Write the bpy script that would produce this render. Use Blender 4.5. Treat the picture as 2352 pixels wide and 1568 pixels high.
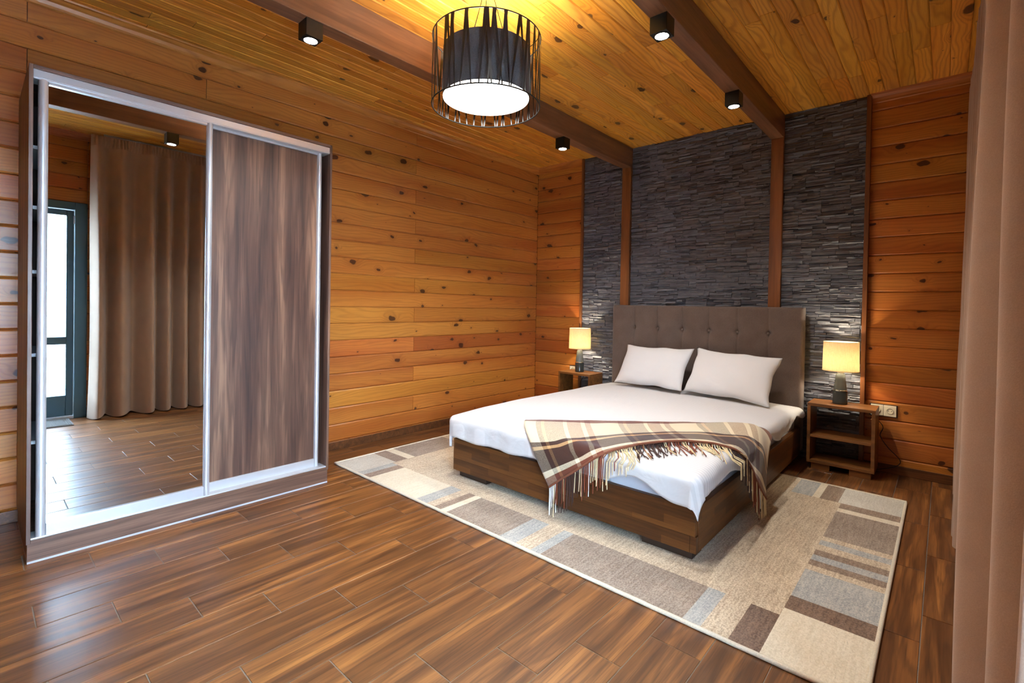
import bpy, bmesh, math, random
from mathutils import Matrix, Vector
random.seed(7)
PI = math.pi
for o in list(bpy.data.objects): bpy.data.objects.remove(o)
SC = bpy.context.scene
COL = SC.collection

# ---------------------------------------------------------------- camera
def cam_axes(yaw, pitch, roll):
    cy, sy, cp, sp = math.cos(yaw), math.sin(yaw), math.cos(pitch), math.sin(pitch)
    f = Vector((-sy*cp, cy*cp, sp)); r = Vector((cy, sy, 0)); u = r.cross(f)
    return (math.cos(roll)*r + math.sin(roll)*u, -math.sin(roll)*r + math.cos(roll)*u, f)
CAM_LOC = Vector((3.7144, -4.6081, 1.2082))
R_, U_, F_ = cam_axes(math.radians(41.7128), math.radians(-0.6), math.radians(0.97591))
cd = bpy.data.cameras.new('camera'); cam = bpy.data.objects.new('camera', cd); COL.objects.link(cam)
cam.matrix_world = Matrix(((R_.x, U_.x, -F_.x, CAM_LOC.x), (R_.y, U_.y, -F_.y, CAM_LOC.y), (R_.z, U_.z, -F_.z, CAM_LOC.z), (0, 0, 0, 1)))
cd.sensor_width = 36; cd.lens = 1114.6945*36/2352; cd.shift_y = -70.818/2352; cd.clip_start = 0.03
SC.camera = cam

# ---------------------------------------------------------------- world, exposure
W = bpy.data.worlds.new('overcast_sky'); SC.world = W; W.use_nodes = True
bg = W.node_tree.nodes['Background']; bg.inputs[0].default_value = (0.60, 0.79, 1.0, 1); bg.inputs[1].default_value = 48.0
vs = SC.view_settings
vs.view_transform = 'Standard'; vs.look = 'None'; vs.gamma = 1; vs.use_curve_mapping = False; vs.exposure = 0.6

P_SPOT, P_PEND_UP, E_PEND, P_LAMP, E_SPOT = 41.0, 16.0, 14.0, 37.0, 40.0

# ---------------------------------------------------------------- room numbers
H = 2.86; XR = 4.05; YF = -6.3
BEAMS = ((1.162, 1.265), (2.578, 2.676)); BEAM_Z = 2.662
SL0, SL1 = 0.668, 3.246
PITCH = 0.138

# ---------------------------------------------------------------- material helpers
class NT:
    def __init__(s, name):
        s.m = bpy.data.materials.new(name); s.m.use_nodes = True; s.t = s.m.node_tree
        s.b = s.t.nodes['Principled BSDF']; s.out = s.t.nodes['Material Output']
    def n(s, typ, ins=None, **props):
        k = s.t.nodes.new(typ)
        for a, v in props.items(): setattr(k, a, v)
        for a, v in (ins or {}).items(): s.set(k.inputs[a], v)
        return k
    def set(s, sock, v):
        if isinstance(v, bpy.types.NodeSocket): s.t.links.new(v, sock)
        elif isinstance(v, bpy.types.Node): s.t.links.new(v.outputs[0], sock)
        else: sock.default_value = v
    def math(s, op, a, b=None, c=None, clamp=False):
        k = s.t.nodes.new('ShaderNodeMath'); k.operation = op; k.use_clamp = clamp
        for i, v in enumerate((a, b, c)):
            if v is not None: s.set(k.inputs[i], v)
        return k.outputs[0]
    def vmul(s, v, xyz):
        k = s.t.nodes.new('ShaderNodeVectorMath'); k.operation = 'MULTIPLY'; s.set(k.inputs[0], v); s.set(k.inputs[1], xyz); return k.outputs[0]
    def vadd(s, v, w):
        k = s.t.nodes.new('ShaderNodeVectorMath'); k.operation = 'ADD'; s.set(k.inputs[0], v); s.set(k.inputs[1], w); return k.outputs[0]
    def noise(s, v, scale=1.0, detail=2.0, rough=0.5, dist=0.0):
        k = s.n('ShaderNodeTexNoise', {'Vector': v, 'Scale': scale, 'Detail': detail, 'Roughness': rough, 'Distortion': dist}); return k.outputs['Fac']
    def mix(s, f, a, b, blend='MIX'):
        k = s.t.nodes.new('ShaderNodeMix'); k.data_type = 'RGBA'; k.blend_type = blend
        s.set(k.inputs[0], f); s.set(k.inputs[6], a); s.set(k.inputs[7], b); return k.outputs[2]
    def ramp(s, f, stops, interp='LINEAR'):
        k = s.t.nodes.new('ShaderNodeValToRGB'); k.color_ramp.interpolation = interp; s.set(k.inputs[0], f)
        e = k.color_ramp.elements
        while len(e) > 1: e.remove(e[-1])
        e[0].position = stops[0][0]; e[0].color = c4(stops[0][1])
        for p, c in stops[1:]:
            q = e.new(p); q.color = c4(c)
        return k.outputs[0]
    def mapr(s, v, a, b, c, d, smooth=False):
        k = s.t.nodes.new('ShaderNodeMapRange'); k.interpolation_type = 'SMOOTHSTEP' if smooth else 'LINEAR'
        for i, x in enumerate((v, a, b, c, d)): s.set(k.inputs[i], x)
        return k.outputs[0]
    def bump(s, h, strength=0.3, dist=0.01):
        k = s.n('ShaderNodeBump', {'Height': h, 'Strength': strength, 'Distance': dist}); s.t.links.new(k.outputs[0], s.b.inputs['Normal'])
    def base(s, **kw):
        for a, v in kw.items(): s.set(s.b.inputs[a.replace('_', ' ')], v)
    def obj(s): return s.n('ShaderNodeTexCoord').outputs['Object']
    def rnd(s): return s.n('ShaderNodeObjectInfo').outputs['Random']
def c4(c): return (c[0], c[1], c[2], 1.0) if len(c) == 3 else c
def srgb(r, g, b):
    f = lambda x: (x/255/12.92) if x/255 <= 0.04045 else ((x/255+0.055)/1.055)**2.4
    return (f(r), f(g), f(b), 1.0)

def pine(name, light, mid, dark, knot, ringf=42, knotk=4.8, rough=0.34, var=0.22, ringamt=0.34, coat=0.12, knots=True, along=1.0):
    m = NT(name); r = m.rnd()
    off = m.n('ShaderNodeCombineXYZ', {0: m.math('MULTIPLY', r, 37.3), 1: m.math('MULTIPLY', r, 91.7), 2: m.math('MULTIPLY', r, 53.1)}).outputs[0]
    p = m.vadd(m.obj(), off)
    n1 = m.noise(m.vmul(p, (1.1*along, 5.5, 5.5)), 1, 2.5, .5)
    n0 = m.noise(m.vmul(p, (.5*along, 6.0, 6.0)), 1, 1)
    sep = m.n('ShaderNodeSeparateXYZ', {0: p}); y = sep.outputs[1]
    ring = m.math('MULTIPLY', y, ringf)
    ring = m.math('ADD', ring, m.math('MULTIPLY', n1, 9.0))
    if knots:
        vo = m.n('ShaderNodeTexVoronoi', {'Vector': m.vmul(m.vadd(p, m.vmul(m.n('ShaderNodeTexNoise', {'Vector': p, 'Scale': 16.0, 'Detail': 1.0}).outputs['Color'], (.05, .03, 0))), (knotk*.62, knotk, 0.0)), 'Scale': 1.0, 'Randomness': 1.0}, voronoi_dimensions='2D')
        d = vo.outputs['Distance']; cs = m.n('ShaderNodeSeparateColor', {0: vo.outputs['Color']}); cr = cs.outputs[0]
        size = m.mapr(m.math('POWER', cr, 1.5), .08, 1.0, 0.012, .115)
        dn = m.math('ADD', d, m.math('MULTIPLY', m.math('SUBTRACT', m.noise(m.vmul(p, (30, 30, 30)), 1, 1), .5), .03))
        mask = m.mapr(dn, m.math('MULTIPLY', size, .72), m.math('ADD', size, .002), 1.0, 0.0, True)
        halo = m.mapr(d, 0.0, m.math('MULTIPLY', size, 3.6), 1.0, 0.0, True)
        ring = m.math('ADD', ring, m.math('MULTIPLY', halo, 2.4))
    s = m.math('SINE', m.math('MULTIPLY', ring, 2*PI))
    s = m.math('POWER', m.math('MULTIPLY_ADD', s, .5, .5), 2.2)
    fib = m.noise(m.vmul(p, (9, 240, 240)), 1, 2)
    col = m.mix(m.mapr(n0, .32, .68, 0, 1), light, mid)
    col = m.mix(m.math('MULTIPLY', s, ringamt), col, dark)
    col = m.mix(m.mapr(fib, .3, .75, 0, .22), col, dark)
    if knots:
        col = m.mix(m.math('MULTIPLY', halo, .38), col, dark)
        col = m.mix(m.math('MULTIPLY', mask, .9), col, knot)
    v = m.mapr(m.math('FRACT', m.math('MULTIPLY', r, 7.13)), 0, 1, 1-var, 1+var*.7)
    hs = m.n('ShaderNodeHueSaturation', {'Hue': m.mapr(m.math('FRACT', m.math('MULTIPLY', r, 3.77)), 0, 1, .492, .506), 'Saturation': 1.0, 'Value': v, 'Color': col})
    m.base(Base_Color=hs.outputs[0], Roughness=m.mapr(fib, 0, 1, rough-.05, rough+.1), Coat_Weight=coat, Coat_Roughness=.22)
    m.b.inputs['Specular IOR Level'].default_value = .36
    m.bump(m.math('ADD', m.math('MULTIPLY', fib, .5), m.math('MULTIPLY', s, .5)), .06, .004)
    return m.m

def streaky(name, cols, dark, sx=1.0, sy=22, axis='X', rough=.35, coat=0.0, var=.12, spec=.5, streak=.5, bumpamt=.05, light=None):
    """laminate or printed tile: long streaks along local axis"""
    m = NT(name); r = m.rnd()
    off = m.n('ShaderNodeCombineXYZ', {0: m.math('MULTIPLY', r, 61.3), 1: m.math('MULTIPLY', r, 23.7), 2: m.math('MULTIPLY', r, 47.1)}).outputs[0]
    p = m.vadd(m.obj(), off)
    sc = {'X': (sx, sy, sy), 'Y': (sy, sx, sy), 'Z': (sy, sy, sx)}[axis]
    fs = {'X': (sx*6, sy*9, sy*9), 'Y': (sy*9, sx*6, sy*9), 'Z': (sy*9, sy*9, sx*6)}[axis]
    n1 = m.noise(m.vmul(p, sc), 1, 3, .55, .35); n2 = m.noise(m.vmul(p, fs), 1, 3)
    n3 = m.noise(m.vmul(p, tuple(v*.45 for v in sc)), 1, 1)
    col = m.ramp(n1, [(.28, cols[0]), (.45, cols[1]), (.58, cols[2]), (.75, cols[3])])
    ringv = m.math('SINE', m.math('MULTIPLY', m.math('ADD', n3, m.math('MULTIPLY', n1, .35)), 62.0))
    col = m.mix(m.math('MULTIPLY', m.mapr(ringv, .2, 1, 0, 1), streak*.6), col, dark)
    col = m.mix(m.mapr(n2, .5, .8, 0, streak), col, dark)
    hs = m.n('ShaderNodeHueSaturation', {'Value': m.mapr(r, 0, 1, 1-var, 1+var), 'Color': col})
    m.base(Base_Color=hs.outputs[0], Roughness=m.mapr(n2, 0, 1, rough-.05, rough+.08), Coat_Weight=coat, Coat_Roughness=.15)
    m.b.inputs['Specular IOR Level'].default_value = spec
    if bumpamt: m.bump(n2, bumpamt, .003)
    return m.m

def plain(name, col, rough=.5, metal=0.0, spec=.5, emit=None, estr=0.0, noise_amt=0.0, nscale=80, bumpamt=0.0, coat=0.0):
    m = NT(name)
    if noise_amt or bumpamt:
        n = m.noise(m.obj(), nscale, 3, .6)
        if noise_amt: m.base(Base_Color=m.mix(m.mapr(n, .3, .7, 0, noise_amt), c4(col), (col[0]*.45, col[1]*.45, col[2]*.45, 1)))
        else: m.base(Base_Color=c4(col))
        if bumpamt: m.bump(n, bumpamt, .004)
    else: m.base(Base_Color=c4(col))
    m.base(Roughness=rough, Metallic=metal, Coat_Weight=coat)
    m.b.inputs['Specular IOR Level'].default_value = spec
    if emit: m.base(Emission_Color=c4(emit), Emission_Strength=estr)
    return m.m

def fabric(name, c1, c2, scale=420, rough=.9, bumpamt=.25, sheen=.3, weave=(1, 1, 1), mott=.35, translucent=0.0):
    m = NT(name); p = m.obj()
    n = m.noise(m.vmul(p, tuple(scale*w for w in weave)), 1, 2, .6); n2 = m.noise(p, 9, 2)
    f = m.math('ADD', m.mapr(n, .3, .7, 0, 1-mott), m.mapr(n2, .3, .7, 0, mott))
    m.base(Base_Color=m.mix(f, c4(c1), c4(c2)), Roughness=rough, Sheen_Weight=sheen, Sheen_Roughness=.5)
    m.b.inputs['Specular IOR Level'].default_value = .15
    m.bump(n, bumpamt, .002)
    if translucent:
        tr = m.n('ShaderNodeBsdfTranslucent', {'Color': c4(c1)}); mx = m.n('ShaderNodeMixShader', {0: translucent, 1: m.b.outputs[0], 2: tr.outputs[0]})
        m.t.links.new(mx.outputs[0], m.out.inputs[0])
    return m.m

M = {}
M['wall_pine'] = pine('varnished_pine_wall', srgb(202, 130, 56), srgb(178, 101, 39), srgb(121, 62, 22), srgb(60, 29, 15), var=.15, ringamt=.26)
M['ceil_pine'] = pine('varnished_pine_ceiling', srgb(234, 170, 70), srgb(217, 145, 49), srgb(157, 91, 28), srgb(70, 40, 20), ringf=34, knotk=3.4, var=.18, ringamt=.46)
M['trim_pine'] = pine('pine_trim', srgb(194, 124, 54), srgb(176, 102, 40), srgb(122, 66, 22), srgb(60, 28, 14), knots=False, var=.06)
M['beam'] = streaky('stained_beam', [srgb(104, 66, 44), srgb(124, 82, 55), srgb(138, 92, 62), srgb(150, 102, 68)], srgb(88, 54, 36), sx=1.2, sy=16, rough=.38, streak=.3, spec=.5)
M['post'] = streaky('stained_post', [srgb(104, 60, 30), srgb(124, 74, 38), srgb(136, 84, 44), srgb(146, 92, 50)], srgb(88, 50, 26), sx=1.2, sy=16, axis='Z', rough=.38, streak=.3)
M['tile'] = streaky('wood_look_tile', [srgb(76, 47, 26), srgb(106, 67, 36), srgb(132, 85, 45), srgb(170, 113, 58)], srgb(56, 35, 22), sx=1.2, sy=20, rough=.34, spec=.5, var=.07, streak=.6, bumpamt=.03)
M['grout'] = plain('tile_grout', srgb(128, 114, 100), .8, noise_amt=.3)
M['skirt'] = streaky('skirting_tile', [srgb(74, 44, 26), srgb(96, 58, 32), srgb(112, 70, 40), srgb(124, 78, 44)], srgb(54, 32, 20), rough=.3)
M['backing'] = plain('dark_gap', srgb(70, 34, 14), .9)
M['walnut_z'] = streaky('walnut_laminate', [srgb(58, 38, 32), srgb(90, 62, 50), srgb(118, 86, 68), srgb(158, 120, 96)], srgb(46, 30, 26), sx=.8, sy=14, axis='Z', rough=.42, spec=.6, var=.0, streak=.6)
M['walnut_y'] = streaky('walnut_laminate_plinth', [srgb(70, 46, 38), srgb(98, 68, 54), srgb(116, 84, 66), srgb(136, 100, 80)], srgb(54, 36, 30), sx=.9, sy=26, axis='Y', rough=.46, spec=.6, var=.0, streak=.5)
M['dark_in'] = plain('wardrobe_interior', srgb(60, 44, 38), .7)
M['alu'] = plain('brushed_aluminium', srgb(214, 218, 224), .36, .55)
M['mirror'] = plain('mirror_glass', (0.66, 0.70, 0.71), .004, 1.0)
M['white_edge'] = plain('white_plastic_edge', srgb(186, 188, 194), .5)
M['slate'] = None
M['white'] = None
M['chrome'] = plain('polished_ring', srgb(220, 214, 196), .18, 1.0)
M['black_metal'] = plain('black_metal', srgb(30, 32, 32), .38, .4)
M['black_plastic'] = plain('black_plastic', srgb(20, 20, 22), .45)

def mk_slate():
    m = NT('split_slate'); r = m.rnd(); p = m.vadd(m.obj(), m.n('ShaderNodeCombineXYZ', {0: m.math('MULTIPLY', r, 31.0), 2: m.math('MULTIPLY', r, 17.0)}).outputs[0])
    n = m.noise(m.vmul(p, (14, 14, 60)), 1, 4, .6); n2 = m.noise(p, 4, 2)
    col = m.ramp(m.math('MULTIPLY_ADD', n2, .4, m.math('MULTIPLY', n, .6)), [(.3, srgb(70, 71, 79)), (.5, srgb(94, 95, 102)), (.7, srgb(120, 121, 126))])
    m.base(Base_Color=col, Roughness=m.mapr(n, .2, .8, .36, .56)); m.b.inputs['Specular IOR Level'].default_value = .55
    m.bump(n, .5, .012); return m.m
M['slate'] = mk_slate()
def mk_linen():
    m = NT('white_satin_stripe_cotton'); p = m.obj(); sep = m.n('ShaderNodeSeparateXYZ', {0: p})
    st = m.math('SINE', m.math('MULTIPLY', sep.outputs[1], 2*PI/.021)); st = m.mapr(st, -.2, .2, 0, 1)
    n = m.noise(p, 3.2, 3); n2 = m.noise(m.vmul(p, (9, 3, 9)), 1, 3, .5, .6)
    m.base(Base_Color=m.mix(st, srgb(206, 205, 205), srgb(219, 218, 218)), Roughness=m.mapr(st, 0, 1, .62, .85), Sheen_Weight=.15)
    m.b.inputs['Specular IOR Level'].default_value = .25
    m.bump(m.math('ADD', m.math('MULTIPLY', st, .03), m.math('ADD', m.math('MULTIPLY', n, .6), n2)), .32, .02); return m.m
M['linen'] = mk_linen()
def mk_pillow():
    m = NT('white_pillow_cotton'); p = m.obj()
    n2 = m.noise(m.vmul(p, (8, 8, 5)), 1, 3, .5, .8)
    m.base(Base_Color=srgb(222, 221, 220), Roughness=.8, Sheen_Weight=.15); m.b.inputs['Specular IOR Level'].default_value = .2
    m.bump(n2, .3, .02); return m.m
M['pillow'] = mk_pillow()
M['mattress'] = plain('white_sheet', srgb(204, 205, 212), .8, bumpamt=.3, nscale=8)
M['headboard'] = fabric('grey_brown_weave', srgb(86, 71, 63), srgb(116, 99, 89), 330, mott=.3, bumpamt=.3)
M['curtain'] = fabric('taupe_curtain', srgb(168, 140, 120), srgb(186, 158, 136), 500, sheen=.25, mott=.4, bumpamt=.12)
def mk_bedwood():
    m = NT('stave_walnut'); p = m.obj()
    br = m.n('ShaderNodeTexBrick', {'Vector': m.n('ShaderNodeCombineXYZ', {0: m.math('ADD', m.n('ShaderNodeSeparateXYZ', {0: p}).outputs[0], m.n('ShaderNodeSeparateXYZ', {0: p}).outputs[1]), 1: m.n('ShaderNodeSeparateXYZ', {0: p}).outputs[2], 2: 0.0}).outputs[0], 'Color1': (0, 0, 0, 1), 'Color2': (1, 1, 1, 1), 'Mortar': (.5, .5, .5, 1), 'Scale': 1.0, 'Mortar Size': 0.0, 'Brick Width': .34, 'Row Height': .042, 'Bias': 0.0})
    n = m.noise(m.vmul(p, (4, 4, 60)), 1, 3); n2 = m.noise(m.vmul(p, (30, 30, 400)), 1, 2)
    f = m.math('ADD', m.math('MULTIPLY', br.outputs[0], .4), m.math('MULTIPLY', n, .6))
    col = m.ramp(f, [(.2, srgb(62, 33, 12)), (.5, srgb(88, 51, 20)), (.8, srgb(112, 69, 29))])
    col = m.mix(m.mapr(n2, .5, .8, 0, .35), col, srgb(62, 38, 22))
    m.base(Base_Color=col, Roughness=.42); m.b.inputs['Specular IOR Level'].default_value = .35; m.bump(n2, .05, .003); return m.m
M['bedwood'] = mk_bedwood()
M['bedfoot'] = plain('dark_bed_foot', srgb(52, 34, 24), .5)
M['night'] = streaky('nightstand_oak', [srgb(98, 60, 28), srgb(122, 77, 36), srgb(138, 89, 43), srgb(150, 99, 50)], srgb(84, 50, 24), sx=1.5, sy=22, rough=.38, streak=.35, var=.03)

# ---------------------------------------------------------------- geometry helpers
def link(o): COL.objects.link(o); return o
def mesh_obj(name, verts, faces, mat, parent=None, smooth=False, loc=(0, 0, 0)):
    me = bpy.data.meshes.new(name); me.from_pydata([tuple(v) for v in verts], [], faces); me.update()
    if mat is not None:
        for mm in (mat if isinstance(mat, (list, tuple)) else [mat]): me.materials.append(mm)
    o = link(bpy.data.objects.new(name, me)); o.location = loc
    if smooth: me.polygons.foreach_set('use_smooth', [True]*len(me.polygons))
    if parent: o.parent = parent
    return o
def tag(o, label, cat, group=None):
    o['label'] = label; o['category'] = cat
    if group: o['group'] = group
    return o
def thing(name, label, cat, loc=(0, 0, 0), rz=0.0, group=None):
    o = link(bpy.data.objects.new(name, None)); o.location = loc; o.rotation_euler = (0, 0, rz); o.empty_display_size = .05
    return tag(o, label, cat, group)
def structure(o): o['kind'] = 'structure'; return o
def fix(o):
    bm = bmesh.new(); bm.from_mesh(o.data); bmesh.ops.recalc_face_normals(bm, faces=bm.faces); bm.to_mesh(o.data); bm.free(); return o
def box(name, lo, hi, mat, parent=None, bevel=0.0, seg=2, rel=True):
    """box given in world coordinates; stored relative to the parent's location"""
    pl = Vector(parent.location) if (parent and rel) else Vector((0, 0, 0))
    a = Vector(lo)-pl; b = Vector(hi)-pl; c = (a+b)/2; h = (b-a)/2
    bm = bmesh.new(); bmesh.ops.create_cube(bm, size=2.0)
    for v in bm.verts: v.co = Vector((v.co.x*h.x, v.co.y*h.y, v.co.z*h.z))
    if bevel: bmesh.ops.bevel(bm, geom=list(bm.edges), offset=min(bevel, min(abs(h.x), abs(h.y), abs(h.z))*.9), segments=seg, affect='EDGES', profile=.5)
    me = bpy.data.meshes.new(name); bm.to_mesh(me); bm.free(); me.materials.append(mat)
    o = link(bpy.data.objects.new(name, me)); o.location = c
    if parent: o.parent = parent
    return o
def lathe(name, prof, mat, parent=None, loc=(0, 0, 0), seg=40, smooth=True, cap=False):
    vs_, fs = [], []
    for r, z in prof:
        for k in range(seg):
            a = 2*PI*k/seg; vs_.append((r*math.cos(a), r*math.sin(a), z))
    for i in range(len(prof)-1):
        for k in range(seg):
            fs.append((i*seg+k, i*seg+(k+1) % seg, (i+1)*seg+(k+1) % seg, (i+1)*seg+k))
    if cap:
        fs.append(tuple(reversed(range(seg)))); n = (len(prof)-1)*seg; fs.append(tuple(range(n, n+seg)))
    o = mesh_obj(name, vs_, fs, mat, parent, smooth, loc)
    if smooth:
        try: o.data.set_sharp_from_angle(angle=math.radians(40))
        except Exception: pass
    return o
def tube(name, pts, rad, mat, parent=None, seg=8, closed=False, taper=None):
    pts = [Vector(p) for p in pts]; n = len(pts); vs_, fs = [], []
    up = Vector((0, 0, 1))
    for i, p in enumerate(pts):
        a = pts[(i-1) % n] if (closed or i > 0) else p; b = pts[(i+1) % n] if (closed or i < n-1) else p
        t = (b-a).normalized(); s = t.cross(up)
        if s.length < 1e-3: s = t.cross(Vector((1, 0, 0)))
        s.normalize(); u = s.cross(t); rr = rad if taper is None else taper(i/(n-1))*rad
        for k in range(seg):
            g = 2*PI*k/seg; vs_.append(p+s*rr*math.cos(g)+u*rr*math.sin(g))
    m_ = n if closed else n-1
    for i in range(m_):
        j = (i+1) % n
        for k in range(seg): fs.append((i*seg+k, i*seg+(k+1) % seg, j*seg+(k+1) % seg, j*seg+k))
    if not closed: fs.append(tuple(reversed(range(seg)))); fs.append(tuple(range((n-1)*seg, n*seg)))
    return mesh_obj(name, vs_, fs, mat, parent, True)
def bez(pts, n=24):
    """Catmull-Rom through points"""
    P = [Vector(p) for p in pts]; out = []
    for i in range(len(P)-1):
        p0 = P[max(i-1, 0)]; p1 = P[i]; p2 = P[i+1]; p3 = P[min(i+2, len(P)-1)]
        for k in range(n):
            t = k/n; out.append(.5*((2*p1)+(-p0+p2)*t+(2*p0-5*p1+4*p2-p3)*t*t+(-p0+3*p1-3*p2+p3)*t**3))
    out.append(P[-1]); return out
def extrude_profile(name, prof, frame, length, mat, parent=None):
    """prof (a,b) in frame's Y,Z; runs along frame's X for length"""
    n = len(prof); vs_ = [(0, a, b) for a, b in prof]+[(length, a, b) for a, b in prof]
    fs = [(i, (i+1) % n, n+(i+1) % n, n+i) for i in range(n)]+[tuple(reversed(range(n))), tuple(range(n, 2*n))]
    o = mesh_obj(name, vs_, fs, mat, parent); fix(o); o.matrix_local = frame; return o
def frame(origin, X, Y):
    X = Vector(X); Y = Vector(Y); Z = X.cross(Y); o = origin
    return Matrix(((X.x, Y.x, Z.x, o[0]), (X.y, Y.y, Z.y, o[1]), (X.z, Y.z, Z.z, o[2]), (0, 0, 0, 1)))
_bm = {}
def board(name, parent, fr, L, w, t, c, mat, cg=None):
    key = (name, round(L, 3), round(w, 3), round(t, 4), mat.name)
    if key not in _bm:
        cg = c if cg is None else cg
        prof = [(0, 0), (0, t-c), (c*1.3, t), (w-c*1.3, t), (w, t-c), (w, 0)]
        n = 6; vs_ = [(e, a, b) for a, b in prof for e in (0,)]+[(L, a, b) for a, b in prof]
        # slightly eased ends
        vs_ = [(0 if b < t else .0012, a, b) for a, b in prof]+[(L if b < t else L-.0012, a, b) for a, b in prof]
        fs = [(i, n+i, n+(i+1) % n, (i+1) % n) for i in range(n)]+[tuple(range(n)), tuple(reversed(range(n, 2*n)))]
        me = bpy.data.meshes.new(name); me.from_pydata(vs_, [], fs); me.update(); me.materials.append(mat)
        bm = bmesh.new(); bm.from_mesh(me); bmesh.ops.recalc_face_normals(bm, faces=bm.faces); bm.to_mesh(me); bm.free()
        _bm[key] = me
    o = link(bpy.data.objects.new(name, _bm[key])); o.parent = parent; o.matrix_local = fr; return o

# ================================================================ STRUCTURE
# ---- floor with wood-look tiles
floor = structure(box('floor', (-.1, YF-.1, -.12), (XR+.12, .1, -.0025), M['grout'])); floor.location = floor.location
FL = Vector(floor.location)
TW, TL, G = .186, .6465, .0032
r0 = -4
for r in range(r0, 19):
    x0 = .695+TW*r; x1 = x0+TW
    if x1 < 0.01 or x0 > XR: continue
    xa, xb = max(x0+G/2, 0.0), min(x1-G/2, XR)
    if xb-xa < .01: continue
    y = -4.221+.2155*r
    while y > YF: y -= TL
    while y < 0:
        ya, yb = max(y+G/2, YF), min(y+TL-G/2, 0.0); y += TL
        if yb-ya < .02: continue
        fr = frame(Vector((xb, ya, -.011))-FL, (0, 1, 0), (-1, 0, 0))
        board('floor_tile', floor, fr, yb-ya, xb-xa, .011, .0012, M['tile'])

# ---- ceiling of narrow boards running along the beams
ceil = structure(box('ceiling', (-.1, YF-.1, H+.014), (XR+.12, .1, H+.12), M['backing'])); CL = Vector(ceil.location)
CW = .0905; x = 0.0; k = 0
while x < XR-.01:
    w = min(CW, XR-x)
    cuts = [YF, 0.0]
    y = YF+random.uniform(.3, 2.0)
    while y < -.35:
        cuts.append(y); y += random.choice((1.1, 1.6, 2.1, 2.6))+random.uniform(-.2, .2)
    cuts = sorted(cuts)
    for a, b in zip(cuts, cuts[1:]):
        fr = frame(Vector((x+.0008, a+.0006, H+.014))-CL, (0, 1, 0), (1, 0, 0))
        board('ceiling_board', ceil, fr, b-a-.0012, w-.0016, .014, .0045, M['ceil_pine'])
    x += CW; k += 1

# ---- walls of horizontal pine boards
def wall_rows(parent, org, X, Y, L, z_off, t, ztop, ints=None, zlo=0.0, joints=None):
    """rows of boards; ints(z0,z1)-> list of (s0,s1) along X"""
    PL = Vector(parent.location); z = z_off-PITCH; row = 0
    while z < ztop-.005:
        z0, z1 = max(z, zlo), min(z+PITCH, ztop); z += PITCH; row += 1
        if z1-z0 < .012: continue
        for s0, s1 in (ints(z0, z1) if ints else [(0, L)]):
            cuts = [s0, s1]
            for j in (joints(row) if joints else []):
                if s0+.3 < j < s1-.3: cuts.append(j)
            cuts = sorted(cuts)
            for a, b in zip(cuts, cuts[1:]):
                o = Vector(org)+Vector(X)*(a+.0006)+Vector((0, 0, z0+.0007))
                board('wall_board', parent, frame(o-PL, X, Y), b-a-.0012, z1-z0-.0016, t, .0065, M['wall_pine'])
wl = structure(box('wall_left', (-.14, YF-.1, -.0), (-.018, .14, H+.05), M['backing']))
def jl(row):
    base = 6.3-1.82
    return [base, 1.9] if row % 2 else [6.3-3.55, ] if row % 4 == 0 else [6.3-3.1-.9]
wall_rows(wl, (-.018, YF, 0), (0, 1, 0), (0, 0, 1), 6.3, .069, .018, H, joints=jl)
wb = structure(box('wall_back', (-.14, .018, -.05), (XR+.14, .14, H+.05), M['backing']))
def bi(z0, z1): return [(0.0, SL0-.012), (SL1+.012, XR)]
wall_rows(wb, (0, .018, 0), (1, 0, 0), (0, 0, 1), XR, .117, .018, H, ints=bi)
wr = structure(box('wall_right', (XR+.018, -3.80, -.05), (XR+.14, .1, H+.05), M['backing']))
DY0, DY1, DZ = -4.86, -3.80, 2.165
wr2 = structure(box('wall_right_door_side', (XR+.018, YF-.1, -.05), (XR+.14, DY0, H+.05), M['backing']))
wr3 = structure(box('wall_right_lintel', (XR+.018, DY0, DZ), (XR+.14, DY1, H+.05), M['backing']))
for par, s0, s1, zl in ((wr, 0.0, -DY1, 0), (wr2, -DY0, 6.3, 0), (wr3, -DY1, -DY0, DZ)):
    wall_rows(par, (XR+.018, 0, 0), (0, -1, 0), (0, 0, 1), 6.3, .09, .018, H, ints=lambda a, b, s0=s0, s1=s1: [(s0, s1)], zlo=zl)
wf = structure(box('wall_front', (-.14, YF-.14, -.05), (XR+.14, YF-.018, H+.05), M['backing']))
wall_rows(wf, (XR, YF-.018, 0), (-1, 0, 0), (0, 0, 1), XR, .1, .018, H)

# ---- trims: cornices, skirtings, slate edge strips
corn = [(0, 0), (0, -.062), (.006, -.066), (.012, -.06), (.014, -.048), (.022, -.03), (.034, -.018), (.04, -.012), (.05, -.008), (.054, 0)]
def cornice(name, org, X, N, L):
    # profile: a out of the wall, b along z; grain runs along local X
    Xv = Vector(X); Yv = Vector((0, 0, 1)).cross(Xv); sg = 1 if Yv.dot(Vector(N)) > 0 else -1
    n = len(corn); vs_ = [(0, sg*a, b) for a, b in corn]+[(L, sg*a, b) for a, b in corn]
    fs = [(i, (i+1) % n, n+(i+1) % n, n+i) for i in range(n)]+[tuple(reversed(range(n))), tuple(range(n, 2*n))]
    o = fix(mesh_obj(name, vs_, fs, M['trim_pine'])); o.matrix_world = frame(org, Xv, Yv); return structure(o)
cornice('trim_1', (0, YF, H), (0, 1, 0), (1, 0, 0), 6.3)
cornice('trim_2', (0, 0, H), (1, 0, 0), (0, -1, 0), SL0-.014)
cornice('trim_3', (SL1+.02, 0, H), (1, 0, 0), (0, -1, 0), XR-SL1-.02)
cornice('trim_4', (XR, YF, H), (0, 1, 0), (-1, 0, 0), 6.3)
structure(box('trim_5', (SL0-.014, -.042, 0.066), (SL0+.012, .018, H), M['post'], bevel=.003))
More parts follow.
